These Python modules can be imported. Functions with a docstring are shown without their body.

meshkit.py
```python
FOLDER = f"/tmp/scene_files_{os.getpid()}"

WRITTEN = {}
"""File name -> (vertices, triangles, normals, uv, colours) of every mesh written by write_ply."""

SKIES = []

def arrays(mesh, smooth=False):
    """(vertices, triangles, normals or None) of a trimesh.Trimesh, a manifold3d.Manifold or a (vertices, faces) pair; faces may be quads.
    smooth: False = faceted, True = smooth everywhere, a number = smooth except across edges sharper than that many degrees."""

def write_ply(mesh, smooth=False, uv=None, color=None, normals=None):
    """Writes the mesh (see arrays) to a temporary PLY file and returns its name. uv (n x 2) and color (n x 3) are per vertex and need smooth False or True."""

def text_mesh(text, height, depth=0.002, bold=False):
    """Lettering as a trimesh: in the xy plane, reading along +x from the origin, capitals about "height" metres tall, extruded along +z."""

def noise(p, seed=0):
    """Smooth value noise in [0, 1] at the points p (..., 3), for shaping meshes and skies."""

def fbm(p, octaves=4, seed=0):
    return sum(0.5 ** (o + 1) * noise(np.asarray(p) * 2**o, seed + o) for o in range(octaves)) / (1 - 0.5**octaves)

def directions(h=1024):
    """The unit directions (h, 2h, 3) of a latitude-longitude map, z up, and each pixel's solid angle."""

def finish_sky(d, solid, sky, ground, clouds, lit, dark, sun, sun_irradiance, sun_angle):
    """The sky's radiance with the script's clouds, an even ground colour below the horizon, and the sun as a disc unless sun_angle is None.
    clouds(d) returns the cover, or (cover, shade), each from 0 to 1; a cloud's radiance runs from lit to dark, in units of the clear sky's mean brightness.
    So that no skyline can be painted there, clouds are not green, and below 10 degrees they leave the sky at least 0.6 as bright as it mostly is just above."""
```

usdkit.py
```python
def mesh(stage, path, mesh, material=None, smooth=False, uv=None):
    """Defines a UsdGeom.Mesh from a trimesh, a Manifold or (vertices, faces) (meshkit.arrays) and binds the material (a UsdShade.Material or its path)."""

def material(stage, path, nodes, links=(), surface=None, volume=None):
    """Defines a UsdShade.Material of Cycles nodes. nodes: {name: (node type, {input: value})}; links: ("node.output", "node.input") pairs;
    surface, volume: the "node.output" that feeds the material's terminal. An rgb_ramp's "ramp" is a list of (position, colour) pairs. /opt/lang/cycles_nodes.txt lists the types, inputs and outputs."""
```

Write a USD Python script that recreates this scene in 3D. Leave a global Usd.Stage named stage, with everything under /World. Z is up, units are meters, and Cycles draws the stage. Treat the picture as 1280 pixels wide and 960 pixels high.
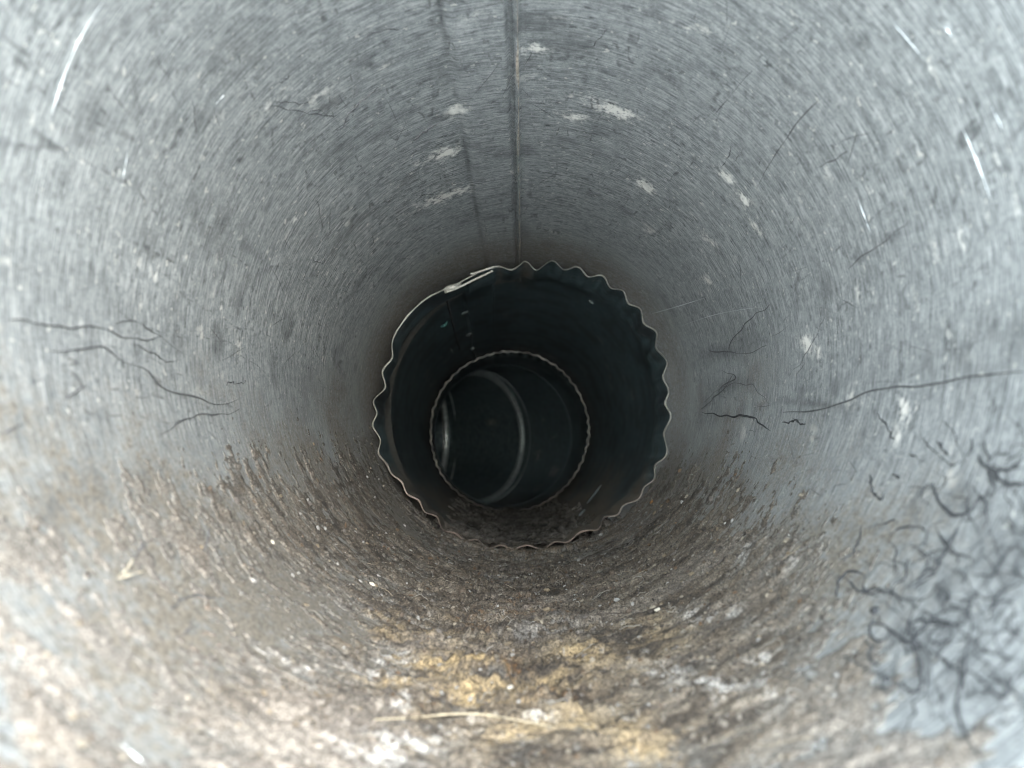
import math
import numpy as np
import trimesh
import usdkit
from meshkit import fbm, noise
from pxr import Gf, Sdf, Usd, UsdGeom, UsdLux, UsdShade, Vt
from scipy.interpolate import CubicSpline, RegularGridInterpolator
from scipy.ndimage import gaussian_filter1d
from scipy.spatial.transform import Rotation

stage = Usd.Stage.CreateInMemory()
UsdGeom.SetStageUpAxis(stage, "Z")
UsdGeom.SetStageMetersPerUnit(stage, 1.0)
UsdGeom.Xform.Define(stage, "/World")
T = Sdf.ValueTypeNames
R = 0.05                       # inner radius of the duct, metres
rng = np.random.default_rng(7)

# ------------------------------------------------------------------ camera, sky, sun, exposure
EXPOSURE = 4.0
SKY_STRENGTH = 0.15
SUN_INTENSITY, SUN_ANGLE = 0.12, 40.0
SUN_DIR = np.array([0.35, -0.80, 0.42])           # towards the sun: behind the photographer, high, a little to the right
SUN_DIR /= np.linalg.norm(SUN_DIR)
F = 950.0                                         # focal length in pixels of a 1280 wide picture
PITCH, YAW = math.asin(100 / 955.3), math.asin(13 / 955.3)
CAM = np.array([-0.008, 0.0, -0.4066]) * R
FWD = np.array([-math.sin(YAW) * math.cos(PITCH), math.cos(YAW) * math.cos(PITCH), math.sin(PITCH)])
RIGHT = np.array([math.cos(YAW), math.sin(YAW), 0.0])
UP = np.cross(RIGHT, FWD)
cam = UsdGeom.Camera.Define(stage, "/World/camera")
m = Gf.Matrix4d(1.0)
for i, row in enumerate((RIGHT, UP, -FWD)):
    m.SetRow(i, Gf.Vec4d(*map(float, row), 0))
m.SetRow(3, Gf.Vec4d(*map(float, CAM), 1))
cam.AddTransformOp().Set(m)
cam.CreateHorizontalApertureAttr(36.0)
cam.CreateFocalLengthAttr(36.0 * F / 1280)
cam.CreateFStopAttr(36.0 * F / 1280 / 0.95)
cam.CreateFocusDistanceAttr(3.4 * R)
cam.CreateClippingRangeAttr(Gf.Vec2f(0.005, 1000))
cam.CreateExposureAttr(EXPOSURE)

sky = UsdLux.DomeLight.Define(stage, "/World/sky")
SKYMAT = usdkit.material(stage, "/World/Looks/overcast_sky", {
    "sky": ("sky_texture", {"sky_type": "single_scattering", "sun_disc": False, "sun_elevation": math.asin(SUN_DIR[2]), "sun_rotation": math.atan2(SUN_DIR[0], SUN_DIR[1])}),
    "tc": ("texture_coordinate", {}),
    "n": ("noise_texture", {"scale": 1.6, "detail": 5.0, "roughness": 0.55}),
    "cl": ("rgb_ramp", {"ramp": [(0.25, (5.0, 5.6, 5.85)), (0.75, (7.0, 7.7, 8.0))]}),
    "mx": ("mix", {"fac": 0.85}),
    "bg": ("background_shader", {"strength": SKY_STRENGTH})},
    [("tc.generated", "n.vector"), ("n.fac", "cl.fac"), ("sky.color", "mx.color1"), ("cl.color", "mx.color2"), ("mx.color", "bg.color")], surface="bg.background")
UsdShade.MaterialBindingAPI.Apply(sky.GetPrim()).Bind(SKYMAT)
sky.GetPrim().SetCustomDataByKey("label", "pale overcast sky lighting the open mouth of the duct")
sky.GetPrim().SetCustomDataByKey("category", "sky")
sky.GetPrim().SetCustomDataByKey("kind", "structure")
sun = UsdLux.DistantLight.Define(stage, "/World/sun")
sun.CreateIntensityAttr(SUN_INTENSITY)
sun.CreateAngleAttr(SUN_ANGLE)
sun.CreateColorAttr(Gf.Vec3f(1.0, 0.97, 0.93))
sun.GetPrim().CreateAttribute("inputs:normalize", T.Bool).Set(True)
sz = SUN_DIR
sx = np.cross([0, 0, 1.0], sz); sx /= np.linalg.norm(sx)
sy = np.cross(sz, sx)
m = Gf.Matrix4d(1.0)
for i, row in enumerate((sx, sy, sz)):
    m.SetRow(i, Gf.Vec4d(*map(float, row), 0))
sun.AddTransformOp().Set(m)


# ------------------------------------------------------------------ helpers
def rays(px):
    px = np.atleast_2d(np.asarray(px, float))
    return FWD + RIGHT * ((px[:, :1] - 640) / F) - UP * ((px[:, 1:2] - 480) / F)


def project(P):
    d = np.asarray(P) - CAM
    w = d @ FWD
    return np.stack([640 + F * (d @ RIGHT) / w, 480 - F * (d @ UP) / w], -1), w


def on_wall(px, inset=0.0):
    """Points of the first duct section's wall that lie behind the given picture points."""
    d, r = rays(px), R - inset
    a = d[:, 0] ** 2 + d[:, 2] ** 2
    b = CAM[0] * d[:, 0] + CAM[2] * d[:, 2]
    c = CAM[0] ** 2 + CAM[2] ** 2 - r * r
    t = (-b + np.sqrt(b * b - a * c)) / a
    return CAM + d * t[:, None]


used = {}


def numbered(path):
    n = used.get(path, 0)
    used[path] = n + 1
    return path if n == 0 else f"{path}_{n:03d}"


def tag(prim, label=None, cat=None, group=None, kind=None):
    p = prim.GetPrim() if hasattr(prim, "GetPrim") else prim
    for k, v in (("label", label), ("category", cat), ("group", group), ("kind", kind)):
        if v:
            p.SetCustomDataByKey(k, v)
    return prim


def thing(name, label, cat, loc=(0, 0, 0), group=None):
    x = UsdGeom.Xform.Define(stage, numbered("/World/" + name))
    x.AddTranslateOp().Set(Gf.Vec3d(*map(float, loc)))
    tag(x, label, cat, group)
    return x


def part(parent, name, mesh, mat, smooth=True, attrs=None, label=None, origin=(0, 0, 0)):
    """One Mesh under parent (or /World); vertices come in world space, origin is the parent's place."""
    base = str(parent.GetPath()) if parent is not None else "/World"
    v, f = (mesh.vertices, mesh.faces) if hasattr(mesh, "vertices") else mesh
    pr = usdkit.mesh(stage, numbered(f"{base}/{name}"), (np.asarray(v) - np.asarray(origin), f), mat, smooth=smooth)
    for k, a in (attrs or {}).items():
        a = np.asarray(a, np.float32)
        if a.ndim == 1:
            UsdGeom.PrimvarsAPI(pr).CreatePrimvar(k, T.FloatArray, "vertex").Set(Vt.FloatArray.FromNumpy(a))
        else:
            UsdGeom.PrimvarsAPI(pr).CreatePrimvar(k, T.Color3fArray, "vertex").Set(Vt.Vec3fArray.FromNumpy(a))
    if label:
        tag(pr, label)
    return pr


def grid_faces(n, k, closed=True):
    """Quads of an n rows x k columns grid of points (row-major), columns closed into a ring; facing the axis."""
    i, j = np.meshgrid(np.arange(n - 1), np.arange(k if closed else k - 1), indexing="ij")
    a, b = i * k + j, i * k + (j + 1) % k
    return np.stack([a, a + k, b + k, b], -1).reshape(-1, 4)


def tube(points, radius, sides=6):
    """A rounded strand through the points; radius may vary along it."""
    p = np.asarray(points, float)
    t = np.gradient(p, axis=0)
    t /= np.linalg.norm(t, axis=1, keepdims=True) + 1e-12
    a = np.cross(t, np.where(np.abs(t[:, 1:2]) < 0.9, [0, 1.0, 0], [1.0, 0, 0]))
    a /= np.linalg.norm(a, axis=1, keepdims=True) + 1e-12
    b, g = np.cross(t, a), np.arange(sides) * 2 * np.pi / sides
    rad = np.broadcast_to(radius, (len(p),))[:, None, None]
    v = p[:, None] + rad * (np.cos(g)[None, :, None] * a[:, None] + np.sin(g)[None, :, None] * b[:, None])
    v = v.reshape(-1, 3)
    f = grid_faces(len(p), sides)
    f = np.vstack([f[:, [0, 1, 2]], f[:, [0, 2, 3]]])
    n = len(v)
    v = np.vstack([v, p[0], p[-1]])
    k = np.arange(sides)
    last = (len(p) - 1) * sides
    f = np.vstack([f, np.stack([np.full(sides, n), k, (k + 1) % sides], 1), np.stack([np.full(sides, n + 1), last + (k + 1) % sides, last + k], 1)])
    return trimesh.Trimesh(v, f, process=False)


def resample(px, n):
    px = np.asarray(px, float)
    if len(px) > 2:
        s = np.r_[0, np.cumsum(np.hypot(*np.diff(px, axis=0).T))]
        return CubicSpline(s, px, bc_type="natural")(np.linspace(0, s[-1], n))
    return px[0] + (px[-1] - px[0]) * np.linspace(0, 1, n)[:, None]


def smoothstep(a, b, x):
    t = np.clip((x - a) / (b - a), 0, 1)
    return t * t * (3 - 2 * t)


# ------------------------------------------------------------------ materials
def metal(name, dark, mid, light, pale=(0.60, 0.59, 0.56), dust=(0.13, 0.115, 0.096), rough=0.5, metallic=0.35, bump=0.35):
    return usdkit.material(stage, "/World/Looks/" + name, {
        "g": ("geometry", {}),
        "v1": ("vector_math", {"math_type": "multiply", "vector2": (760, 760, 760)}),
        "v2": ("vector_math", {"math_type": "multiply", "vector2": (260, 4200, 260)}),
        "v3": ("vector_math", {"math_type": "multiply", "vector2": (90, 420, 90)}),
        "v4": ("vector_math", {"math_type": "multiply", "vector2": (2600, 2600, 2600)}),
        "mott": ("noise_texture", {"detail": 7.0, "roughness": 0.72, "scale": 1.0}),
        "streak": ("noise_texture", {"detail": 4.0, "roughness": 0.65, "scale": 1.0}),
        "band": ("noise_texture", {"detail": 5.0, "roughness": 0.7, "scale": 1.0}),
        "grain": ("noise_texture", {"detail": 3.0, "roughness": 0.6, "scale": 1.0}),
        "a1": ("math", {"math_type": "multiply", "value2": 0.24}),
        "a2": ("math", {"math_type": "multiply_add", "value2": 0.46}),
        "a3": ("math", {"math_type": "multiply_add", "value2": 0.14}),
        "a4": ("math", {"math_type": "multiply_add", "value2": 0.14}),
        "ramp": ("rgb_ramp", {"ramp": [(0.41, dark), (0.50, mid), (0.59, light)]}),
        "pale": ("attribute", {"attribute": "pale"}),
        "soot": ("attribute", {"attribute": "soot"}),
        "dust": ("attribute", {"attribute": "dust"}),
        "pm": ("math", {"math_type": "multiply_add", "value2": 2.2}),
        "pm0": ("math", {"math_type": "multiply_add", "value2": 8.0, "value3": -4.75}),
        "pm1": ("math", {"math_type": "multiply", "use_clamp": True}),
        "c1": ("mix", {"color2": pale}),
        "sm": ("math", {"math_type": "multiply", "use_clamp": True, "value2": 0.85}),
        "v5": ("vector_math", {"math_type": "multiply", "vector2": (110, 22, 110)}),
        "v6": ("vector_math", {"math_type": "multiply", "vector2": (26, 300, 26)}),
        "ln1": ("noise_texture", {"detail": 3.0, "roughness": 0.45, "scale": 1.0, "distortion": 0.25}),
        "ln2": ("noise_texture", {"detail": 3.0, "roughness": 0.5, "scale": 1.0, "distortion": 0.2}),
        "l1": ("rgb_ramp", {"ramp": [(0.488, (0, 0, 0)), (0.5, (1, 1, 1)), (0.512, (0, 0, 0))]}),
        "l2": ("rgb_ramp", {"ramp": [(0.482, (0, 0, 0)), (0.5, (1, 1, 1)), (0.518, (0, 0, 0))]}),
        "lm": ("rgb_ramp", {"ramp": [(0.50, (0, 0, 0)), (0.60, (0.8, 0.8, 0.8))]}),
        "lm2": ("rgb_ramp", {"ramp": [(0.40, (0.75, 0.75, 0.75)), (0.50, (0, 0, 0))]}),
        "lx1": ("math", {"math_type": "multiply"}),
        "lx2": ("math", {"math_type": "multiply"}),
        "lmax": ("math", {"math_type": "maximum", "use_clamp": True}),
        "cl": ("mix", {"color2": tuple(0.35 * np.array(dark))}),
        "spk": ("noise_texture", {"scale": 900.0, "detail": 2.0, "roughness": 0.5}),
        "spr": ("rgb_ramp", {"ramp": [(0.67, (0, 0, 0)), (0.72, (0.8, 0.8, 0.8))]}),
        "cs": ("mix", {"color2": pale}),
        "c2": ("mix", {"color2": (0.035, 0.037, 0.042)}),
        "dn": ("rgb_ramp", {"ramp": [(0.35, tuple(0.4 * np.array(dust))), (0.62, tuple(1.8 * np.array(dust)))]}),
        "dm0": ("math", {"math_type": "multiply_add", "value2": 5.0, "value3": -2.6}),
        "dm1": ("math", {"math_type": "multiply_add", "value2": 1.15}),
        "dm": ("math", {"math_type": "multiply", "use_clamp": True}),
        "c3": ("mix", {}),
        "ma": ("math", {"math_type": "maximum"}),
        "mb": ("math", {"math_type": "multiply_add", "value2": -metallic, "value3": metallic, "use_clamp": True}),
        "h": ("math", {"math_type": "add"}),
        "bump": ("bump", {"strength": bump, "distance": 0.00025}),
        "p": ("principled_bsdf", {"roughness": rough})},
        [("g.position", x + ".vector1") for x in ("v1", "v2", "v3", "v4", "v5", "v6")] + [("g.position", "spk.vector"), ("v5.vector", "ln1.vector"), ("v6.vector", "ln2.vector"), ("ln1.fac", "l1.fac"), ("ln2.fac", "l2.fac"),
         ("band.fac", "lm.fac"), ("mott.fac", "lm2.fac"), ("l1.color", "lx1.value1"), ("lm.color", "lx1.value2"), ("l2.color", "lx2.value1"), ("lm2.color", "lx2.value2"), ("lx1.value", "lmax.value1"), ("lx2.value", "lmax.value2"),
         ("lmax.value", "cl.fac"), ("ramp.color", "cl.color1"), ("spk.fac", "spr.fac"), ("spr.color", "cs.fac"), ("cl.color", "cs.color1")] +
        [("v1.vector", "mott.vector"), ("v2.vector", "streak.vector"), ("v3.vector", "band.vector"), ("v4.vector", "grain.vector"),
         ("mott.fac", "a1.value1"), ("streak.fac", "a2.value1"), ("a1.value", "a2.value3"), ("band.fac", "a3.value1"), ("a2.value", "a3.value3"),
         ("grain.fac", "a4.value1"), ("a3.value", "a4.value3"), ("a4.value", "ramp.fac"),
         # pale oxide: attribute broken up by the streaky noise
         ("mott.fac", "pm0.value1"), ("pale.fac", "pm.value1"), ("pm0.value", "pm.value3"), ("pm.value", "pm1.value1"), ("pale.fac", "pm1.value2"),
         ("pm1.value", "c1.fac"), ("cs.color", "c1.color1"),
         ("soot.fac", "sm.value1"), ("sm.value", "c2.fac"), ("c1.color", "c2.color1"),
         ("grain.fac", "dn.fac"), ("mott.fac", "dm0.value1"), ("dust.fac", "dm1.value1"), ("dm0.value", "dm1.value3"), ("dm1.value", "dm.value1"), ("dust.fac", "dm.value2"),
         ("dm.value", "c3.fac"), ("c2.color", "c3.color1"), ("dn.color", "c3.color2"), ("c3.color", "p.base_color"),
         ("pm1.value", "ma.value1"), ("dm.value", "ma.value2"), ("ma.value", "mb.value1"), ("mb.value", "p.metallic"),
         ("streak.fac", "h.value1"), ("grain.fac", "h.value2"), ("h.value", "bump.height"), ("bump.normal", "p.normal")],
        surface="p.BSDF")


def plain(name, color, rough=0.6, metallic=0.0, vary=0.35, scale=900.0, attr=None):
    """A colour (or a mesh attribute's colour) varied by fine noise."""
    c = np.array(color)
    return usdkit.material(stage, "/World/Looks/" + name, {
        "g": ("geometry", {}),
        "n": ("noise_texture", {"scale": scale, "detail": 4.0, "roughness": 0.7}),
        "r": ("rgb_ramp", {"ramp": [(0.36, (1 - vary,) * 3), (0.64, (1 + vary,) * 3)]}),
        "col": ("attribute", {"attribute": attr}) if attr else ("color", {"value": tuple(c)}),
        "x": ("mix", {"mix_type": "multiply", "fac": 1.0}),
        "b": ("bump", {"strength": 0.4, "distance": 0.0002}),
        "p": ("principled_bsdf", {"roughness": rough, "metallic": metallic})},
        [("g.position", "n.vector"), ("n.fac", "r.fac"), ("col.color", "x.color1"), ("r.color", "x.color2"), ("x.color", "p.base_color"), ("n.fac", "b.height"), ("b.normal", "p.normal")],
        surface="p.BSDF")


ZINC = metal("weathered_zinc", (0.165, 0.176, 0.182), (0.345, 0.362, 0.367), (0.57, 0.582, 0.585), pale=(0.68, 0.665, 0.625), metallic=0.5)
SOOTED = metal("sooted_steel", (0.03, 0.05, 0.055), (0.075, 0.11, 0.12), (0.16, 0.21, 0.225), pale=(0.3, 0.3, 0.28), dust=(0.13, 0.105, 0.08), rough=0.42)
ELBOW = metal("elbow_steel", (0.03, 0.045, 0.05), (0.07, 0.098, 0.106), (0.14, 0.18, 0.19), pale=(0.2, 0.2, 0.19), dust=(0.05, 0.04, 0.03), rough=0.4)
EDGE = plain("cut_steel_edge", (0.50, 0.48, 0.43), 0.4, 0.3, 0.3, 1500)
RIM = plain("rim_edge", (1, 1, 1), 0.5, 0.2, 0.3, 1500, attr="albedo")
BEADM = plain("joint_bead_steel", (0.27, 0.30, 0.295), 0.42, 0.4, 0.2, 350)
GLINT = plain("bright_bead_steel", (0.66, 0.69, 0.67), 0.3, 0.6, 0.3, 300)
SCRATCH = plain("bare_scratch", (0.66, 0.69, 0.71), 0.4, 0.2, 0.2, 2000)
CRUST = plain("dirt_crust", (1, 1, 1), 0.95, 0, 0.9, 3300, attr="albedo")
GRIT = plain("loose_grit", (1, 1, 1), 0.9, 0, 0.25, 3000, attr="albedo")
BLACK = plain("black_fibre", (0.04, 0.042, 0.046), 0.8, 0, 0.3, 2000)
FADED = plain("faded_fibre", (0.085, 0.088, 0.092), 0.8, 0, 0.5, 1500)
SMEAR = plain("dark_smear", (0.10, 0.10, 0.105), 0.8, 0, 0.3, 2000)
STRAW = plain("dry_straw", (0.55, 0.49, 0.38), 0.7, 0, 0.25, 1500)
STRAWDIM = plain("dusty_straw", (0.40, 0.34, 0.24), 0.8, 0, 0.25, 1500)
TEAL = plain("teal_scrap", (0.12, 0.30, 0.27), 0.5, 0, 0.2, 1500)
STONE = plain("pale_stone", (0.55, 0.50, 0.42), 0.8, 0, 0.25, 1500)
RUSTY = plain("rust_crumb", (0.30, 0.15, 0.06), 0.9, 0, 0.3, 1500)

# ------------------------------------------------------------------ the first duct section
Y0, Y1 = -0.30 * R, 4.959 * R            # its open mouth; the crimped end of the next section inside it
CENTRE1 = np.array([-0.008 * 0 , 4.959, 0.0]) * R
PALE = [  # stains of white oxide on the wall: picture point, length around the duct, width along it, strength
    (768, 138, 55, 13, 1), (720, 146, 38, 8, .8), (572, 138, 26, 14, 1), (555, 192, 40, 10, 1), (560, 244, 55, 9, 1), (528, 258, 30, 7, .7), (806, 232, 26, 11, 1), (812, 286, 20, 7, .7),
    (908, 220, 22, 10, 1), (930, 250, 26, 10, .9), (946, 285, 22, 9, .9), (886, 300, 24, 8, .8), (885, 350, 16, 8, .8), (1008, 430, 26, 14, 1), (1022, 440, 20, 9, .9), (930, 540, 22, 8, .8),
    (345, 580, 26, 9, .7), (1064, 500, 24, 10, .8), (1130, 510, 30, 14, .9), (1120, 545, 30, 12, .8), (1015, 545, 30, 8, .8), (670, 62, 40, 10, .8), (880, 38, 24, 10, .7), (400, 120, 50, 12, .6),
    (340, 130, 60, 14, .5), (270, 150, 30, 12, .6), (368, 276, 12, 6, .8), (434, 278, 12, 5, .7), (470, 300, 10, 4, .7), (334, 315, 9, 5, .7), (248, 490, 30, 16, .6), (1185, 420, 50, 12, .5),
    (1210, 440, 40, 12, .4), (60, 220, 30, 12, .4), (25, 12, 50, 30, .5), (590, 20, 40, 12, .5), (650, 95, 45, 8, .5), (1000, 280, 60, 10, .4), (640, 215, 8, 5, .8), (1190, 600, 30, 14, .8), (1080, 340, 60, 10, .4)]
SOOT = [(1112, 298, 8, 30, .3, 0), (1080, 322, 6, 30, .25, 0), (300, 200, 6, 5, 1, 0), (225, 163, 7, 5, 1, 0), (410, 130, 26, 8, .5, 0), (70, 640, 50, 40, .55, 0), (120, 610, 60, 30, .5, 0), (20, 690, 40, 40, .5, 0),
        (185, 600, 40, 26, .35, 0), (905, 440, 14, 50, .45, 10), (930, 430, 30, 40, .3, 0), (915, 480, 14, 40, .4, 0), (1020, 505, 6, 60, .5, 8), (380, 500, 60, 12, .25, 0), (1200, 620, 30, 30, .4, 0), (1250, 700, 60, 50, .35, 0),
        (1180, 740, 60, 20, .4, 0), (1150, 830, 50, 16, .45, 0), (1120, 790, 40, 14, .4, 0), (1200, 840, 60, 14, .35, 0), (1260, 720, 60, 14, .35, 0), (1230, 660, 60, 10, .35, 0), (1140, 640, 60, 20, .35, 0), (300, 60, 60, 40, .25, 0), (560, 90, 60, 20, .2, 0)]
SEAM_R = on_wall([(643, 0), (649, 330)])
SEAM_L = on_wall([(548, 0), (608, 330)])
th_r = float(np.mean(np.arctan2(SEAM_R[:, 0], SEAM_R[:, 2])))
th_l = float(np.mean(np.arctan2(SEAM_L[:, 0], SEAM_L[:, 2])))


def seam_offset(th):
    """How far the lock seam stands in from the wall at the angle th (0 at the top)."""
    band = smoothstep(th_l - 0.035, th_l + 0.03, th) * (1 - smoothstep(th_r - 0.012, th_r - 0.002, th))
    groove = np.exp(-((th - th_l) / 0.022) ** 2) * 0.010 + np.exp(-((th - th_r + 0.02) / 0.009) ** 2) * 0.016
    lip = np.exp(-((th - th_r - 0.006) / 0.007) ** 2) * 0.024
    return R * (0.016 * band - groove + lip)


th = np.sort(np.r_[np.linspace(-np.pi, np.pi, 760, endpoint=False), th_r + np.linspace(-0.05, 0.03, 41), th_l + np.linspace(-0.07, 0.05, 20)])
ys = np.exp(np.linspace(math.log(0.62 * R), math.log(Y1 + 0.75 * R), 420))
ys = np.r_[np.linspace(Y0, 0.6 * R, 12), ys]
TH, YS = np.meshgrid(th, ys)
P = np.stack([np.sin(TH), YS, np.cos(TH)], -1)
wob = R * 0.006 * (fbm(np.stack([np.sin(TH) * 1.3 + 5, YS / R * 0.7, np.cos(TH) * 1.3], -1), 3, 3) - 0.5)
rad = R - seam_offset(TH + 0.004 * (noise(np.stack([YS / R * 3, YS * 0, YS * 0], -1), 5) - 0.5)) - wob
V = np.stack([np.sin(TH) * rad, YS, np.cos(TH) * rad], -1).reshape(-1, 3)
uv, depth = project(V)
axis_px = np.array([651.0, 520.0])
S = V / R
warp = 14 * (np.stack([fbm(S * 30 + 3, 4, 21), fbm(S * 30 + 9, 4, 33)], -1) - 0.5) * 2


def stain(px, py, along, across, turn=0.0, sharp=2.0):
    """0..1: a stain round the picture point, long around the duct (or turned), ragged by noise on the surface."""
    d = uv + warp * 0.55 * min(1.0, along / 30) - (px, py)
    r = np.array([px, py]) - axis_px
    r = r / np.linalg.norm(r)
    t = np.array([-r[1], r[0]])
    if turn:
        a = math.radians(turn)
        r, t = math.cos(a) * r + math.sin(a) * t, math.cos(a) * t - math.sin(a) * r
    q = (d @ t / along) ** 2 + (d @ r / across) ** 2
    return np.exp(-q * sharp)


pale, soot = np.zeros(len(V)), np.zeros(len(V))
for px, py, a, c, s in PALE:
    pale = np.maximum(pale, s * stain(px, py, a, c))
for px, py, a, c, s, t in SOOT:
    soot = np.maximum(soot, min(1.0, 1.25 * s) * stain(px, py, a, c, t))
n1 = fbm(np.stack([S[:, 0] * 9, S[:, 1] * 30, S[:, 2] * 9], -1), 4, 41)
pale = np.maximum(pale, 0.6 * smoothstep(0.63, 0.78, n1))
n2 = fbm(np.stack([S[:, 0] * 6, S[:, 1] * 7, S[:, 2] * 6], -1), 5, 51)
soot = np.maximum(soot, 0.4 * smoothstep(0.58, 0.78, n2))
tha = TH.ravel()
sn = fbm(np.stack([S[:, 1] * 5, S[:, 1] * 0, S[:, 1] * 0], -1), 4, 55)
soot = np.maximum(soot, (0.9 * sn) * np.exp(-((tha - th_l) / 0.013) ** 2))
soot = np.maximum(soot, (0.2 + 0.6 * sn) * np.exp(-((tha - th_r + 0.014) / 0.009) ** 2))
ang = np.arctan2(V[:, 0], -V[:, 2])                       # 0 at the bottom, + to the right
edge = 1.12 + 0.30 * smoothstep(2.0, 4.2, S[:, 1]) + 0.5 * (fbm(S * 3 + 7, 4, 61) - 0.5) * 2
dust = smoothstep(edge + 0.55, edge - 0.45, np.abs(ang)) * smoothstep(0.9, 2.0, S[:, 1] + 0.5 * (ang < 0))
dust = np.maximum(dust, 0.85 * smoothstep(4.1, 4.9, S[:, 1]))        # grime where the sections meet
duct1 = thing("duct_section", "weathered grey galvanized duct section nearest the viewer with seam along its top", "duct", (0, Y0, 0))
O1 = (0, Y0, 0)
part(duct1, "inner_wall", (V, grid_faces(len(ys), len(th))), ZINC, True, {"pale": pale, "soot": soot, "dust": dust}, origin=O1)


def shell_outer(ys_, radius, t, k=128):
    """Outside of a section with the rim at its two ends: rows go inner rim, outer, inner rim."""
    a = np.linspace(-np.pi, np.pi, k, endpoint=False)
    rows = [(ys_[0], radius(ys_[0])), (ys_[0], radius(ys_[0]) + t)] + [(y, radius(y) + t) for y in ys_[1:]] + [(ys_[-1], radius(ys_[-1]))]
    v = np.array([[r * math.sin(b), y, r * math.cos(b)] for y, r in rows for b in a])
    return v, grid_faces(len(rows), k)[:, ::-1]


part(duct1, "outer_wall", shell_outer(np.linspace(Y0, Y1 + 0.75 * R, 8), lambda y: R * 1.012, 0.012 * R), ZINC, 30, origin=O1)


def scratch(px, wpx, seg=24):
    q = on_wall(resample(px, seg), 0.0)
    q[:, [0, 2]] *= (1 - 0.003)
    w = np.sin(np.linspace(0, np.pi, seg)) ** 0.8 * 0.5 * 0.62 * wpx / F * (q[:, 1]) * np.clip(2.4 * gaussian_filter1d(rng.random(seg), 1.2) - 0.4, 0.1, 1.4)
    return tube(q, np.maximum(w, 1e-5), 5)


SCR = [([(128, 0), (100, 45), (75, 105), (58, 160)], 3.5), ([(268, 130), (280, 117)], 3.5), ([(1180, 30), (1192, 46)], 6), ([(1205, 160), (1222, 200), (1240, 250)], 5), ([(1115, 25), (1135, 48), (1155, 72)], 2.5),
       ([(1240, 130), (1255, 162)], 3), ([(1074, 250), (1090, 292)], 2.5), ([(150, 932), (185, 962)], 4), ([(160, 180), (150, 235)], 1.6), ([(815, 392), (850, 382), (885, 371)], 1.4), ([(850, 408), (895, 393), (960, 383)], 1.4)]
for px, w in SCR:
    part(duct1, "scratch", scratch(px, w), SCRATCH, True, origin=O1)
# end of the folded seam: a narrow bright lip along its right edge
q = np.array([[(R - 0.018 * R) * math.sin(th_r + 0.006), y, (R - 0.018 * R) * math.cos(th_r + 0.006)] for y in np.linspace(Y0 + 0.002, Y1 + 0.2 * R, 120)])
q[:, 0] += R * 0.003 * (noise(np.stack([q[:, 1] * 300, q[:, 1] * 0, q[:, 1] * 0], -1), 8) - 0.5)
part(duct1, "seam_lip", tube(q, R * (0.0018 + 0.0042 * noise(np.stack([q[:, 1] * 220, q[:, 1] * 0, q[:, 1] * 0], -1), 9)), 6), plain("seam_lip_steel", (0.42, 0.37, 0.31), 0.5, 0.2, 0.4, 700), True, origin=O1)


# ------------------------------------------------------------------ the second section: a crimped end pushed into the first
def frame(axis):
    a = np.asarray(axis, float) / np.linalg.norm(axis)
    x = np.cross(a, [0, 0, 1.0]); x /= np.linalg.norm(x)
    return np.stack([x, a, np.cross(x, a)])              # rows: right, along, up


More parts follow.
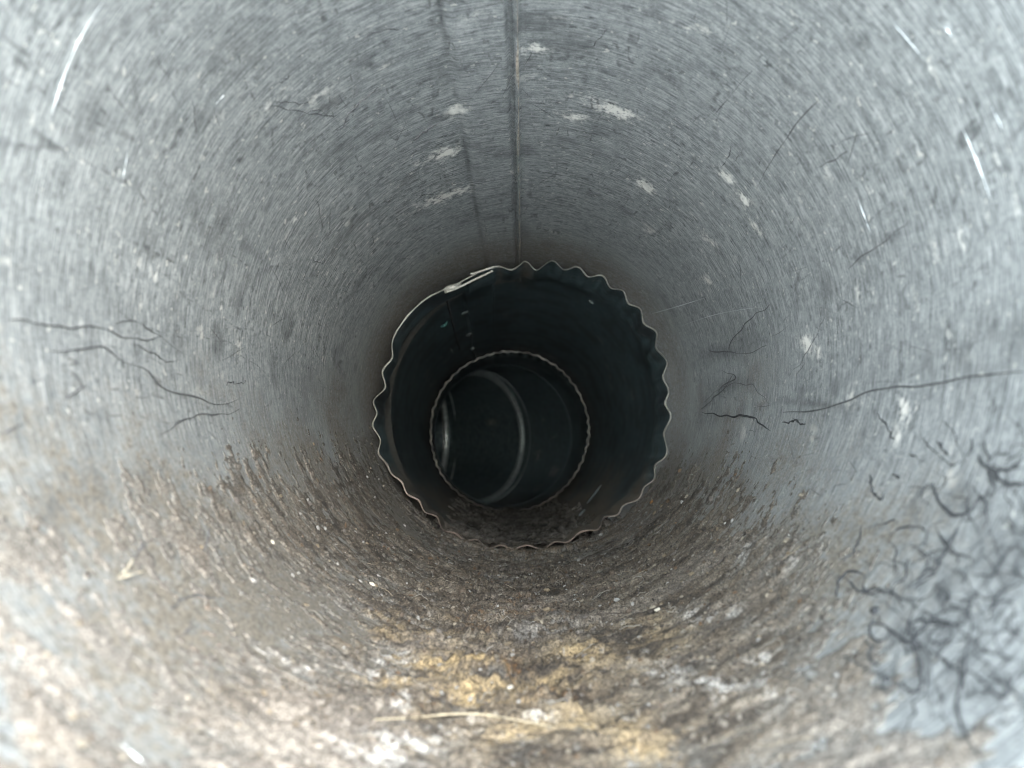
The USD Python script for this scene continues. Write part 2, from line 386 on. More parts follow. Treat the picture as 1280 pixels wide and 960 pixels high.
C1 = np.array([0.0, 4.959, 0.0]) * R
d2 = rays([(637, 538)])[0]
C2 = CAM + d2 / d2[1] * 9.12 * R
M2 = frame(C2 - C1)
L2 = np.linalg.norm(C2 - C1)
TRACE = [(502, 406), (516, 389), (532, 375), (553, 363.5), (574, 354), (591, 345), (606, 338), (615, 335.5), (626, 334), (638, 338), (651, 331), (656, 327.5), (669, 338), (689.6, 326.6), (705.5, 338), (721.5, 334.5), (735.7, 346.4), (751.6, 345), (764, 361), (778, 363), (785, 379.7), (800, 386), (804, 404.5), (820, 416), (819, 434), (833, 454), (828, 470), (835, 491), (830.5, 504), (837, 517.6), (829, 541.6), (832, 555), (829.5, 572), (818, 581.6), (817, 597.6), (805, 608), (800, 620), (789, 627), (778, 632), (771, 643), (755, 646), (748, 660.5), (734, 662), (718, 670), (709, 677), (693, 677), (681, 685), (658, 681), (640, 685), (625, 681), (610, 685), (596, 673.7), (585, 674.6), (567.5, 665), (553, 660.5), (547, 646), (532, 640), (524, 625), (509, 616), (503, 602), (490.5, 592), (484, 579), (473.6, 565.7), (476, 551), (467, 528.5), (471.6, 517.6), (468, 500), (481, 487), (479, 465), (491, 447.5), (490.5, 431.7), (494.9, 417.5)]
d = rays(TRACE)
tt = ((C1 - CAM) @ M2[1]) / (d @ M2[1])
Q = ((CAM + d * tt[:, None]) - C1) @ M2.T
an, ra = np.arctan2(Q[:, 0], Q[:, 2]), np.hypot(Q[:, 0], Q[:, 2])
o = np.argsort(an)
an, ra = an[o], np.minimum(ra[o], 0.992 * R)
dense = np.linspace(-np.pi, np.pi, 1440, endpoint=False)
prof1 = CubicSpline(np.r_[an, an[0] + 2 * np.pi], np.r_[ra, ra[0]], bc_type="periodic")(np.where(dense < an[0], dense + 2 * np.pi, dense))
prof1 = np.minimum(prof1, 0.993 * R)
mean1 = gaussian_filter1d(prof1, 60, mode="wrap")


def local(M, C, x):
    return C + x @ M


def crimped(M, C, prof, mean, length, crimp, t, r_body, k, steps, seam=None):
    """Inner wall rows of a section whose near end is crimped to the profile; returns vertices, faces, and (angle, y) per vertex."""
    y = np.r_[np.linspace(0, crimp, steps), np.linspace(crimp, length, 40)[1:]]
    A, Y = np.meshgrid(dense[:: len(dense) // k], y)
    pr, me = prof[:: len(dense) // k], mean[:: len(dense) // k]
    g = smoothstep(0.15 * crimp, crimp, Y)
    body = me + (r_body - me) * smoothstep(0.5 * crimp, 1.15 * crimp, Y)
    r = body + (pr - me)[None] * (1 - g)
    if seam is not None:
        r = r - seam(A) * smoothstep(0.0, 0.25 * crimp, Y)
    v = np.stack([np.sin(A) * r, Y, np.cos(A) * r], -1).reshape(-1, 3)
    return local(M, C, v), grid_faces(len(y), k), A.ravel(), Y.ravel()


def rim(M, C, prof, t, k):
    """The cut edge of a crimped sheet: a thin square-edged ring along the profile, with its outside running back along the crimps."""
    a, pr = dense[:: len(dense) // k], prof[:: len(dense) // k]
    t = t * (0.55 + 0.8 * noise(np.stack([a * 14, a * 0, a * 0], -1), 19))
    rows = [(pr, 0.0), (pr + t * 0.15, -0.12 * t), (pr + t * 0.85, -0.12 * t), (pr + t, 0.0), (pr + t, 0.03 * R), (pr, 0.03 * R)]
    v = np.concatenate([np.stack([np.sin(a) * r, np.full(k, y), np.cos(a) * r], -1) for r, y in rows])
    f = grid_faces(len(rows), k)
    return local(M, C, v), f


t2 = 0.0095 * R
b_l, b_r = -0.43, -0.20               # the lap seam of the second section, angles


def seam2(a):
    return R * 0.022 * smoothstep(b_l - 0.02, b_l, a) * (1 - smoothstep(b_r - 0.01, b_r, a)) + R * 0.012 * np.exp(-((a - b_l + 0.012) / 0.012) ** 2)


duct2 = thing("duct_section", "sooty black duct section with wavy crimped rim fitted inside the nearest one", "duct", C1)
V2, F2, A2, Yl2 = crimped(M2, C1, prof1, mean1, L2 + 1.1 * R, 0.62 * R, t2, 0.995 * R, 720, 26, seam2)
S2 = V2 / R
low = np.abs(np.arctan2(np.sin(A2), -np.cos(A2)))
dust2 = smoothstep(1.5, 0.5, low + 0.5 * (fbm(S2 * 4, 4, 71) - 0.5) * 2)
dust2 = np.maximum(dust2, 0.5 * smoothstep(3.75, 4.1, Yl2 / R))
pale2 = 0.6 * smoothstep(0.60, 0.74, fbm(np.stack([S2[:, 0] * 6, S2[:, 1] * 9, S2[:, 2] * 6], -1), 5, 77))
dust2 = np.maximum(dust2, (0.75 * np.exp(-((A2 - 0.03) / 0.07) ** 2) + 0.6 * np.exp(-((A2 + 0.17) / 0.03) ** 2)) * smoothstep(1.9 * R, 0.2 * R, Yl2))
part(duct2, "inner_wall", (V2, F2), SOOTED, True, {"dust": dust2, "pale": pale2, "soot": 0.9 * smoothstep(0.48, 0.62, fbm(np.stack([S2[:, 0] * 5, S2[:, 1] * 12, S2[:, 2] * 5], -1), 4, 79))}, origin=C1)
vo, fo = shell_outer(np.linspace(0.7 * R, L2 + 1.1 * R, 6), lambda y: R * 1.0, 0.012 * R)
part(duct2, "outer_wall", (local(M2, C1, vo), fo), ZINC, 30, origin=C1)
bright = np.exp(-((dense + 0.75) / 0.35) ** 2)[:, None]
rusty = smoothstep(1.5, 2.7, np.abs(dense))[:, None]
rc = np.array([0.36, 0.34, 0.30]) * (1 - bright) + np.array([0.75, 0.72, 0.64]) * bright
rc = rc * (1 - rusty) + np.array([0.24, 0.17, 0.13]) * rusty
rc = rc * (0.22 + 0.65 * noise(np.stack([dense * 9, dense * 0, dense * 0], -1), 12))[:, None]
part(duct2, "crimped_rim", rim(M2, C1, prof1, t2, 1440), RIM, True, {"albedo": np.tile(rc, (6, 1))}, origin=C1, label="bare bright cut edge of the crimped end")


def in2(a, y, r):
    return local(M2, C1, np.array([[math.sin(a) * r, y, math.cos(a) * r]]))[0]


# doubled leaves of the lap seam where the rim is folded
def leaf(px0, w, back):
    d_ = rays(resample(px0, 26))
    q_ = CAM + d_ * (((C1 - CAM) @ M2[1] - 0.002 * R) / (d_ @ M2[1]))[:, None]
    return tube(q_, w, 6)


part(duct2, "seam_leaf", leaf([(556, 365.5), (572, 360), (590, 351), (606, 343.5), (616, 338.5)], 0.0075 * R, 0), EDGE, True, origin=C1)
part(duct2, "seam_leaf", leaf([(588, 342.5), (598, 340), (608, 336.5), (617, 334)], 0.0075 * R, 0), EDGE, True, origin=C1)
part(duct2, "seam_fold", leaf([(555, 363), (562, 360), (568, 358.5), (576, 353.5)], np.interp(np.linspace(0, 1, 26), [0, .25, .6, 1], [.008, .019, .022, .009]) * R, 0), EDGE, True, origin=C1, label="bright folded corner of the lap seam")


def dimple(M, C, a, y, r, size):
    s = trimesh.creation.icosphere(3, 1.0)
    v = s.vertices * [size, size, size * 0.5]
    ring = trimesh.creation.torus(size * 1.1, size * 0.35, 24, 10)
    ring.apply_scale([1, 1.2, 0.8])
    mm = trimesh.util.concatenate([trimesh.Trimesh(v, s.faces), ring])
    rad_ = np.array([math.sin(a), 0, math.cos(a)]); tan = np.array([math.cos(a), 0, -math.sin(a)])
    w = mm.vertices[:, :1] * tan + mm.vertices[:, 1:2] * [0, 1, 0] - mm.vertices[:, 2:] * rad_ + rad_ * r + [0, y, 0]
    return trimesh.Trimesh(local(M, C, w), mm.faces, process=False)


def a_y_on2(px):
    """Angle and distance along the second section of the wall point behind a picture point."""
    dl, ol = rays([px])[0] @ M2.T, (CAM - C1) @ M2.T
    a = dl[0] ** 2 + dl[2] ** 2; b = ol[0] * dl[0] + ol[2] * dl[2]; c = ol[0] ** 2 + ol[2] ** 2 - (0.975 * R) ** 2
    t = (-b + math.sqrt(b * b - a * c)) / a
    p = ol + dl * t
    return math.atan2(p[0], p[2]), p[1]


for px in ((581, 391), (586, 418), (591, 435)):
    a, y = a_y_on2(px)
    part(duct2, "lock_dimple", dimple(M2, C1, a, y, 0.972 * R, 0.022 * R), BEADM, True, origin=C1)
# the seam's raw edge
a0, ya = a_y_on2((560, 380)); a1, yb = a_y_on2((575, 438))
part(duct2, "seam_edge", tube(np.array([in2(a0 + (a1 - a0) * s, ya * 0.75 + (yb - ya * 0.75) * s, 0.974 * R) for s in np.linspace(0, 1, 40)]), 0.008 * R, 6), plain("sooty_edge", (0.09, 0.085, 0.08), 0.5, 0.2, 0.4, 700), True, origin=C1)

for px in ([(733, 628), (742, 617), (751, 605)], [(722, 644), (731, 636)], [(563, 436), (567, 442)], [(735, 376), (741, 381)]):
    ay = np.array([a_y_on2(q) for q in resample(px, 12)])
    part(duct2, "scratch", tube(np.array([in2(a, y, 0.984 * R) for a, y in ay]), 0.009 * R * np.sin(np.linspace(0.2, 2.95, 12)), 6), BEADM, True, origin=C1)

# ------------------------------------------------------------------ the elbow behind it
mean_r2 = 0.945 * R
nc = 52
wv = np.sin(nc * dense + 2.0 * np.sin(3 * dense) + 0.8 * np.sin(7 * dense + 1)) * (0.7 + 0.5 * noise(np.stack([dense * 4, dense * 0, dense * 0], -1), 4))
prof2 = mean_r2 * (1 + 0.009 * wv + 0.008 * np.sin(2 * dense + 0.6) + 0.004 * np.sin(5 * dense))
elbow = thing("elbow_duct", "dark four-gore elbow duct bending left at the far end behind a finely crimped rim", "elbow duct", C2)
LC = 1.05 * R                                        # collar length before the bend
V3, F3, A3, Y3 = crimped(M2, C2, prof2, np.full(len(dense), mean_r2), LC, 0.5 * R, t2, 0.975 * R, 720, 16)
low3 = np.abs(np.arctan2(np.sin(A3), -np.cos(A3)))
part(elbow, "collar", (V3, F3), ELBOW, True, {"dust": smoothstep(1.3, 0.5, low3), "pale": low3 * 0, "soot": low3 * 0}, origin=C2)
rc2 = np.array([0.36, 0.34, 0.30]) * (1 - rusty) + np.array([0.10, 0.08, 0.06]) * rusty
rc2 = rc2 * (0.5 + noise(np.stack([dense * 12, dense * 0, dense * 0], -1), 14))[:, None]
part(elbow, "crimped_rim", rim(M2, C2, prof2, t2 * 1.6, 1440), RIM, True, {"albedo": np.tile(rc2, (6, 1))}, origin=C2, label="dull wavy cut edge of the elbow's crimped collar")
RB = 1.55 * R                                        # bend radius
BEND0 = np.array([0, LC, 0])


def bend(phi, r, a):
    """A point of the circle of radius r at the bend angle phi; the bend turns left."""
    ctr = BEND0 + np.array([-RB * (1 - math.cos(phi)), RB * math.sin(phi), 0])
    ex = np.array([math.cos(phi), math.sin(phi), 0])
    return ctr + r * (np.sin(a)[:, None] * ex + np.cos(a)[:, None] * np.array([0, 0, 1.0]))


ang_k = np.linspace(-np.pi, np.pi, 160, endpoint=False)
cuts = [math.radians(x) for x in (0, 14, 42, 75, 95)]
for c0, c1 in zip(cuts[:-1], cuts[1:]):
    A0, B0 = bend(c0, 0.975 * R, ang_k), bend(c1, 0.975 * R, ang_k)
    rows = np.concatenate([A0 + (B0 - A0) * s for s in np.linspace(0, 1, 10)])
    W = local(M2, C2, rows)
    aa = np.tile(ang_k, 10)
    lowg = np.abs(np.arctan2(np.sin(aa), -np.cos(aa)))
    pg = 0.8 * smoothstep(0.6, 0.75, fbm(W / R * 4 + 3, 4, 91))
    part(elbow, "gore", (W, grid_faces(10, 160)), ELBOW, True, {"dust": 0.7 * smoothstep(0.9, 0.3, lowg), "pale": pg, "soot": pg * 0}, origin=C2)
for c in cuts[1:-1]:
    beads = [tube(local(M2, C2, bend(c + 0.03, 0.96 * R, np.r_[ang_k, ang_k[:1]])), 0.05 * R, 12)] if c != cuts[1] else []
    for off in ((-0.028,) if c == cuts[1] else (-0.045,)):
        ring = bend(c + off, 0.968 * R, np.r_[ang_k, ang_k[:1]])
        beads.append(tube(local(M2, C2, ring), (0.006 if c == cuts[1] else 0.022) * R, 8))
    part(elbow, "joint_bead", trimesh.util.concatenate(beads), ELBOW if c == cuts[1] else GLINT if c == cuts[3] else BEADM, True, origin=C2)
phi = cuts[-1]
fw = np.array([-math.sin(phi), math.cos(phi), 0])
E0 = bend(phi, 0.97 * R, ang_k)
rows = np.concatenate([E0 + fw * s for s in np.linspace(0, 3.0 * R, 12)])
W = local(M2, C2, rows)
part(elbow, "outlet_pipe", (W, grid_faces(12, 160)), ZINC, True, {k: np.zeros(len(W)) for k in ("dust", "pale", "soot")}, origin=C2)
cap = np.vstack([E0 + fw * 3.0 * R, (E0 + fw * 3.0 * R).mean(0)])
k = np.arange(160)
part(elbow, "end_cap", trimesh.Trimesh(local(M2, C2, cap), np.stack([k, (k + 1) % 160, np.full(160, 160)], 1), process=False), ELBOW, False, origin=C2)
oa = []
for i, c in enumerate(np.linspace(0, cuts[-1], 12)):
    oa.append(bend(c, 1.0 * R, ang_k))
oa += [oa[-1] + fw * 3.02 * R, np.repeat((oa[-1] + fw * 3.02 * R).mean(0)[None], 160, 0)]
part(elbow, "outer_wall", (local(M2, C2, np.concatenate([oa[0] - [0, 0.05 * R, 0]] + oa)), grid_faces(15, 160)[:, ::-1]), ZINC, 40, origin=C2)

# ------------------------------------------------------------------ dirt lying along the bottom of the first section
OUTLINE = np.array([(-60, 720), (60, 655), (190, 640), (300, 590), (380, 585), (455, 560), (478, 600), (560, 672), (650, 688), (740, 668), (815, 612), (850, 590), (930, 600), (985, 655), (1035, 740), (1070, 830), (1115, 890), (1195, 925), (1225, 1010), (640, 1100), (-60, 1050)], float)


def inside_distance(p, poly):
    """Signed distance in picture points to the outline on the wall, + inside."""
    best = np.full(len(p), 1e9)
    odd = np.zeros(len(p), bool)
    for a, b in zip(poly, np.roll(poly, -1, 0)):
        e = b - a
        s = np.clip(((p - a) @ e) / (e @ e), 0, 1)
        best = np.minimum(best, np.hypot(*(p - a - s[:, None] * e).T))
        cr = (a[1] > p[:, 1]) != (b[1] > p[:, 1])
        x = a[0] + (p[:, 1] - a[1]) * e[0] / (e[1] if e[1] else 1e-9)
        odd ^= cr & (p[:, 0] < x)
    return np.where(odd, best, -best)


ca = np.linspace(-1.75, 1.55, 1150)                      # angle from the bottom, + to the right
cy = np.exp(np.linspace(math.log(0.45 * R), math.log(Y1 + 0.10 * R), 740))
CA, CY = np.meshgrid(ca, cy)
wallp = np.stack([np.sin(CA) * R, CY, -np.cos(CA) * R], -1).reshape(-1, 3)
cuv, cd = project(wallp)
Sx = np.stack([CA.ravel() * 1.0, CY.ravel() / R, CA.ravel() * 0], -1)      # the layer unrolled, in radii
fine = fbm(Sx * np.array([48, 62, 1]), 3, 101)
mid = fbm(Sx * np.array([10, 20, 1]), 5, 111)
big = fbm(Sx * np.array([3, 4, 1]) + 4, 4, 121)
sd = inside_distance(cuv, OUTLINE)
for (x, y, a, b) in ((250, 765, 72, 24), (180, 860, 22, 70)):     # bare wiped places
    qd = np.sqrt(((cuv[:, 0] - x) / a) ** 2 + ((cuv[:, 1] - y) / b) ** 2)
    sd = np.minimum(sd, (qd - 1) * min(a, b))
sdr = sd * cd / F / R                                      # in radii
far = smoothstep(1.0, 2.6, Sx[:, 1])
tk = np.clip((sdr + (0.16 + 0.10 * far) * (mid - 0.5) * 2 + (0.10 + 0.15 * far) * (fine - 0.5) * 2 + 0.12 * (big - 0.5) * 2) / 0.36, -1, 1)
centre = np.exp(-(CA.ravel() / 0.55) ** 2)
ridge = 1 - np.abs(fbm(Sx * np.array([6, 15, 1]) + 17, 4, 131) - 0.5) * 2
hgt = np.where(tk > 0, np.maximum(tk, 0) ** 1.1 * (0.006 + 0.020 * centre * (0.4 + big) + (0.004 + 0.008 * far) * (mid - 0.5) + 0.026 * centre * (ridge ** 3 - 0.5) + (0.004 + 0.010 * centre * far) * (fine - 0.5)), -0.02)
for (x, y, a, b, h) in ((640, 800, 45, 9, 0.03), (700, 783, 40, 9, 0.02), (590, 850, 60, 14, 0.025), (655, 815, 22, 8, -0.03), (650, 875, 40, 8, -0.035), (760, 850, 60, 14, 0.02), (625, 862, 18, 8, 0.02)):
    hgt += h * np.exp(-((cuv[:, 0] - x) / a) ** 2 - ((cuv[:, 1] - y) / b) ** 2)
for (a, b, w, h) in (((575, 838), (745, 908), 45, 0.030), ((820, 838), (700, 800), 30, 0.016), ((500, 812), (640, 796), 26, 0.016)):     # lifted edges of the caked layer
    a, b = np.array(a, float), np.array(b, float)
    e = (b - a) / np.hypot(*(b - a))
    tq = (cuv + 16 * (np.stack([mid, big], -1) - 0.5) - a) @ e / np.hypot(*(b - a))
    dq = (cuv + 16 * (np.stack([mid, big], -1) - 0.5) - a) @ np.array([-e[1], e[0]]) * (1 if e[0] > 0 else -1)
    hgt += h * smoothstep(0, 4, dq) * np.exp(-np.maximum(dq, 0) / w) * smoothstep(-0.1, 0.2, tq) * smoothstep(1.1, 0.8, tq)
hgt = hgt * (1 - 0.5 * smoothstep(4.0, 4.6, Sx[:, 1])) + np.where(tk > 0, 1, 0) * 0.04 * smoothstep(4.55, 4.97, Sx[:, 1]) * np.exp(-(CA.ravel() / 0.6) ** 2) * (0.3 + 1.4 * mid)
hr = R - hgt * R
cv = np.stack([np.sin(CA.ravel()) * hr, CY.ravel(), -np.cos(CA.ravel()) * hr], -1)
# its colours, patch by patch
cw = cuv + 26 * (np.stack([fbm(Sx * 8 + 1, 4, 141), fbm(Sx * 8 + 6, 4, 151)], -1) - 0.5) * 2


def blobs(lst):
    out = np.zeros(len(cw))
    for x, y, a, b, s in lst:
        out = np.maximum(out, s * np.exp(-((cw[:, 0] - x) / a) ** 2 - ((cw[:, 1] - y) / b) ** 2))
    return out


def lay(col, c, mask):
    return col + (np.array(c) - col) * np.clip(mask, 0, 1)[:, None]


tone = fbm(Sx * np.array([9, 22, 1]), 5, 161)
spk = fbm(Sx * 60, 3, 171)
col = np.tile(np.array([0.165, 0.133, 0.102]), (len(cv), 1))
col = lay(col, (0.26, 0.225, 0.185), smoothstep(0.45, 0.7, tone))
col = lay(col, (0.070, 0.057, 0.046), smoothstep(0.47, 0.30, tone) * 0.9)
col = lay(col, (0.34, 0.30, 0.265), smoothstep(0.55, 0.75, big) * 0.5)
col = lay(col, (0.40, 0.372, 0.352), blobs([(90, 800, 210, 170, .85), (300, 930, 200, 70, .5), (1120, 930, 130, 70, .75), (60, 700, 80, 50, .7)]) * (0.45 + tone))
col = lay(col, (0.64, 0.48, 0.26), blobs([(585, 848, 70, 22, 1), (520, 850, 60, 20, .8), (735, 835, 60, 20, .9), (600, 880, 70, 20, .8), (690, 860, 50, 20, .6), (530, 790, 40, 14, .6), (745, 925, 80, 20, .6), (640, 930, 60, 20, .5), (820, 945, 50, 22, .7), (480, 790, 60, 20, .4), (820, 800, 50, 20, .4)]) * smoothstep(0.32, 0.62, tone + 0.25 * (spk - 0.5)))
col = lay(col, (0.30, 0.15, 0.05), blobs([(635, 845, 26, 16, .8), (650, 765, 30, 8, .5), (610, 790, 30, 8, .5), (700, 880, 30, 14, .5), (250, 790, 16, 26, .6)]) * smoothstep(0.4, 0.6, spk))
col = lay(col, (0.06, 0.045, 0.035), blobs([(655, 840, 44, 16, .9), (640, 800, 70, 9, .9), (560, 770, 80, 10, .5), (600, 745, 90, 8, .4), (780, 800, 60, 8, .6), (800, 880, 70, 10, .5), (450, 870, 40, 12, .5), (690, 800, 90, 8, .5), (520, 905, 110, 10, .5), (700, 950, 90, 12, .4)]) * smoothstep(0.35, 0.55, tone))
col = lay(col, (0.62, 0.61, 0.60), blobs([(330, 800, 13, 26, 1), (350, 830, 14, 22, 1), (372, 850, 24, 12, 1), (410, 752, 16, 8, .8), (465, 835, 44, 11, .8), (505, 885, 14, 10, .7), (510, 935, 60, 18, .9), (480, 950, 50, 20, .8), (958, 848, 24, 20, 1), (940, 870, 40, 10, .7), (835, 855, 40, 9, .9), (900, 775, 34, 12, .8), (895, 870, 40, 9, .8), (930, 690, 14, 10, .8), (965, 675, 16, 8, .7), (660, 922, 30, 6, .7), (265, 688, 10, 10, .8), (700, 790, 34, 12, .5), (660, 795, 30, 8, .4), (1000, 700, 30, 10, .5)]) * smoothstep(0.36, 0.5, fbm(Sx * np.array([14, 30, 1]), 4, 181)) * 1.3 * smoothstep(0.34, 0.52, spk))
col = lay(col, (0.28, 0.20, 0.13), 0.4 * smoothstep(4.4, 4.95, Sx[:, 1]))
col = lay(col, (0.45, 0.42, 0.38), smoothstep(0.70, 0.80, spk) * 0.7)
col = lay(col, (0.045, 0.038, 0.032), smoothstep(0.32, 0.22, spk) * 0.7)
rim_mix = smoothstep(0.55, 0.0, tk + 0.5 * (spk - 0.5))
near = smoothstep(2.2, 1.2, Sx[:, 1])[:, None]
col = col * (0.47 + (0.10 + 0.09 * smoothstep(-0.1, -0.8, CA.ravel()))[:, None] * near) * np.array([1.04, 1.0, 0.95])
col = lay(col, (0.145, 0.135, 0.122), rim_mix * 0.8)
cf = grid_faces(len(cy), len(ca), False)
cf = cf[(hgt[cf] > -0.018).any(1)]
keep = np.unique(cf)
idx = np.full(len(cv), -1); idx[keep] = np.arange(len(keep))
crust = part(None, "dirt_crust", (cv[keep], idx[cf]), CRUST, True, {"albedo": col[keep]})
tag(crust, "brown and ochre dirt caked along the bottom of the nearest duct section", "dirt", kind="stuff")
height_at = RegularGridInterpolator((cy, ca), hgt.reshape(len(cy), len(ca)), bounds_error=False, fill_value=-0.02)


def lie(px, lift=0.0):
    """Points on the dirt, or on the wall where it is bare, behind the picture points."""
    p = on_wall(px)
    for _ in range(3):
        a = np.arctan2(p[:, 0], -p[:, 2])
        h = np.maximum(height_at(np.stack([p[:, 1], a], -1)), 0) * R
        p = np.concatenate([on_wall([q], hh + lift) for q, hh in zip(px, h)])
    return p


# dirt on the floor of the second section, with a small heap at the elbow's rim
ia, iy = np.linspace(-1.05, 1.05, 300), np.linspace(0.03 * R, L2 + 0.35 * R, 260)
IA, IY = np.meshgrid(ia, iy)
Si = np.stack([IA.ravel(), IY.ravel() / R, IA.ravel() * 0], -1)
m1, m2 = fbm(Si * np.array([8, 9, 1]) + 30, 5, 401), fbm(Si * np.array([30, 30, 1]), 3, 402)
tki = np.clip((0.52 - np.abs(IA.ravel()) + 0.6 * (m1 - 0.5) + 0.3 * (m2 - 0.5)) / 0.4, -1, 1)
hi = np.where(tki > 0, 0.002 + np.maximum(tki, 0) * (0.02 + 0.05 * (m1 - 0.3) + 0.03 * (m2 - 0.5)), -0.03)
hi += 0.07 * np.exp(-((IA.ravel() + 0.03) / 0.10) ** 2 - ((IY.ravel() - L2 + 0.05 * R) / (0.2 * R)) ** 2)
ri = 0.995 * R * np.where(IY.ravel() < 0.4 * R, 0.965, 0.965 + 0.035 * smoothstep(0.4 * R, 0.7 * R, IY.ravel())) - hi * R
iv = local(M2, C1, np.stack([np.sin(IA.ravel()) * ri, IY.ravel(), -np.cos(IA.ravel()) * ri], -1))
ic = lay(np.tile(np.array([0.075, 0.058, 0.043]), (len(iv), 1)), (0.19, 0.165, 0.14), smoothstep(0.5, 0.68, m1))
ic = lay(ic, (0.03, 0.024, 0.02), smoothstep(0.48, 0.34, m1))
ic = lay(ic, (0.30, 0.27, 0.24), 0.8 * smoothstep(0.66, 0.76, m2))
fi = grid_faces(len(iy), len(ia), False)
fi = fi[(hi[fi] > -0.02).any(1)]
kp = np.unique(fi)
ix = np.full(len(iv), -1); ix[kp] = np.arange(len(kp))
tag(part(None, "dirt_crust", (iv[kp], ix[fi]), CRUST, True, {"albedo": 0.62 * ic[kp]}), "dark brown dirt on the floor of the black inner duct section", "dirt", kind="stuff")

# loose grit and lint on the dirt
ng = 9000
ga, gy = rng.normal(0, 0.62, ng), np.exp(rng.uniform(math.log(1.0 * R), math.log(4.9 * R), ng))
gh = height_at(np.stack([gy, ga], -1))
ok = gh > 0.0
ga, gy, gh = ga[ok], gy[ok], gh[ok]
ico = trimesh.creation.icosphere(0)
gs = R * (0.0018 + 0.0075 * rng.random(len(ga)) ** 7) * np.clip(gy / R / 2.2, 0.6, 1.4)
gv, gf, gc = [], [], []
pal = np.array([(0.42, 0.36, 0.28), (0.50, 0.48, 0.45), (0.16, 0.12, 0.09), (0.08, 0.065, 0.055), (0.32, 0.25, 0.17), (0.20, 0.13, 0.08), (0.22, 0.19, 0.17)])
gk = rng.integers(0, len(pal), len(ga))
for i in range(len(ga)):
    q = ico.vertices * gs[i] * rng.uniform([0.6, 0.6, 0.35], [1.5, 1.5, 0.9]) * (0.8 + 0.4 * rng.random((len(ico.vertices), 1)))
    q = Rotation.from_rotvec(rng.normal(0, 1, 3) * 0.6 + [0, 0, rng.random() * 6]).apply(q)
    a, r = ga[i], R * (1 - gh[i]) - gs[i] * 0.25
    e1, e2 = np.array([math.cos(a), 0, math.sin(a)]), np.array([-math.sin(a), 0, math.cos(a)])
    gv.append(q[:, :1] * e1 + q[:, 1:2] * [0, 1, 0] + q[:, 2:] * e2 + [math.sin(a) * r, gy[i], -math.cos(a) * r])
    gf.append(ico.faces + 12 * i)
    gc.append(np.tile(0.5 * pal[gk[i]] * (0.75 + 0.5 * rng.random()), (12, 1)))
tag(part(None, "loose_grit", (np.concatenate(gv), np.concatenate(gf)), GRIT, False, {"albedo": np.concatenate(gc)}), "loose crumbs and grains scattered over the caked dirt", "grit", kind="stuff")
lint = []
for i in range(260):
    a, y = rng.normal(0, 0.55), math.exp(rng.uniform(math.log(1.3 * R), math.log(4.6 * R)))
    if height_at([[y, a]])[0] <= 0:
        continue
    n, ln, dr = 9, R * rng.uniform(0.04, 0.16), rng.random() * 6.28
    cur = rng.normal(0, 0.25)
    aa, yy = [a], [y]
    for s in range(n - 1):
        dr += cur + rng.normal(0, 0.15)
        aa.append(aa[-1] + math.cos(dr) * ln / n / R); yy.append(yy[-1] + math.sin(dr) * ln / n)
    aa, yy = np.array(aa), np.array(yy)
    r = R * (1 - np.maximum(height_at(np.stack([yy, aa], -1)), 0)) - R * 0.004 * (1 + np.sin(np.linspace(0, 3.1, n)))
    lint.append(tube(np.stack([np.sin(aa) * r, yy, -np.cos(aa) * r], -1), R * rng.uniform(0.0006, 0.0013), 4))
lc = np.concatenate([np.tile([(0.24, 0.20, 0.15), (0.05, 0.04, 0.035), (0.28, 0.26, 0.23), (0.12, 0.09, 0.06)][i % 4], (len(x.vertices), 1)) for i, x in enumerate(lint)])
lm = trimesh.util.concatenate(lint)
tag(part(None, "lint", lm, GRIT, True, {"albedo": lc}), "short hairs of lint tangled in the caked dirt", "lint", kind="stuff")

# ------------------------------------------------------------------ black fibres on the wall
def strand(px, wpx, seg=60, lift=0.0015, wob=1.2, taper=True, seed=0):
    g = np.random.default_rng(seed)
    q = resample(px, seg) + gaussian_filter1d(g.normal(0, wob * 2, (seg, 2)), 2, axis=0)
    p = lie(q, lift * R)
    s = np.linspace(0, 1, seg)
    w = 0.5 * wpx / F * p[:, 1] * np.clip(2.6 * gaussian_filter1d(g.random(seg), 2.0) - 0.4, 0.25, 1.3)
    if taper:
        w = w * (0.25 + 0.75 * np.sin(np.pi * np.clip(s, 0.02, 0.98)) ** 0.5)
    return tube(p, w, 6)


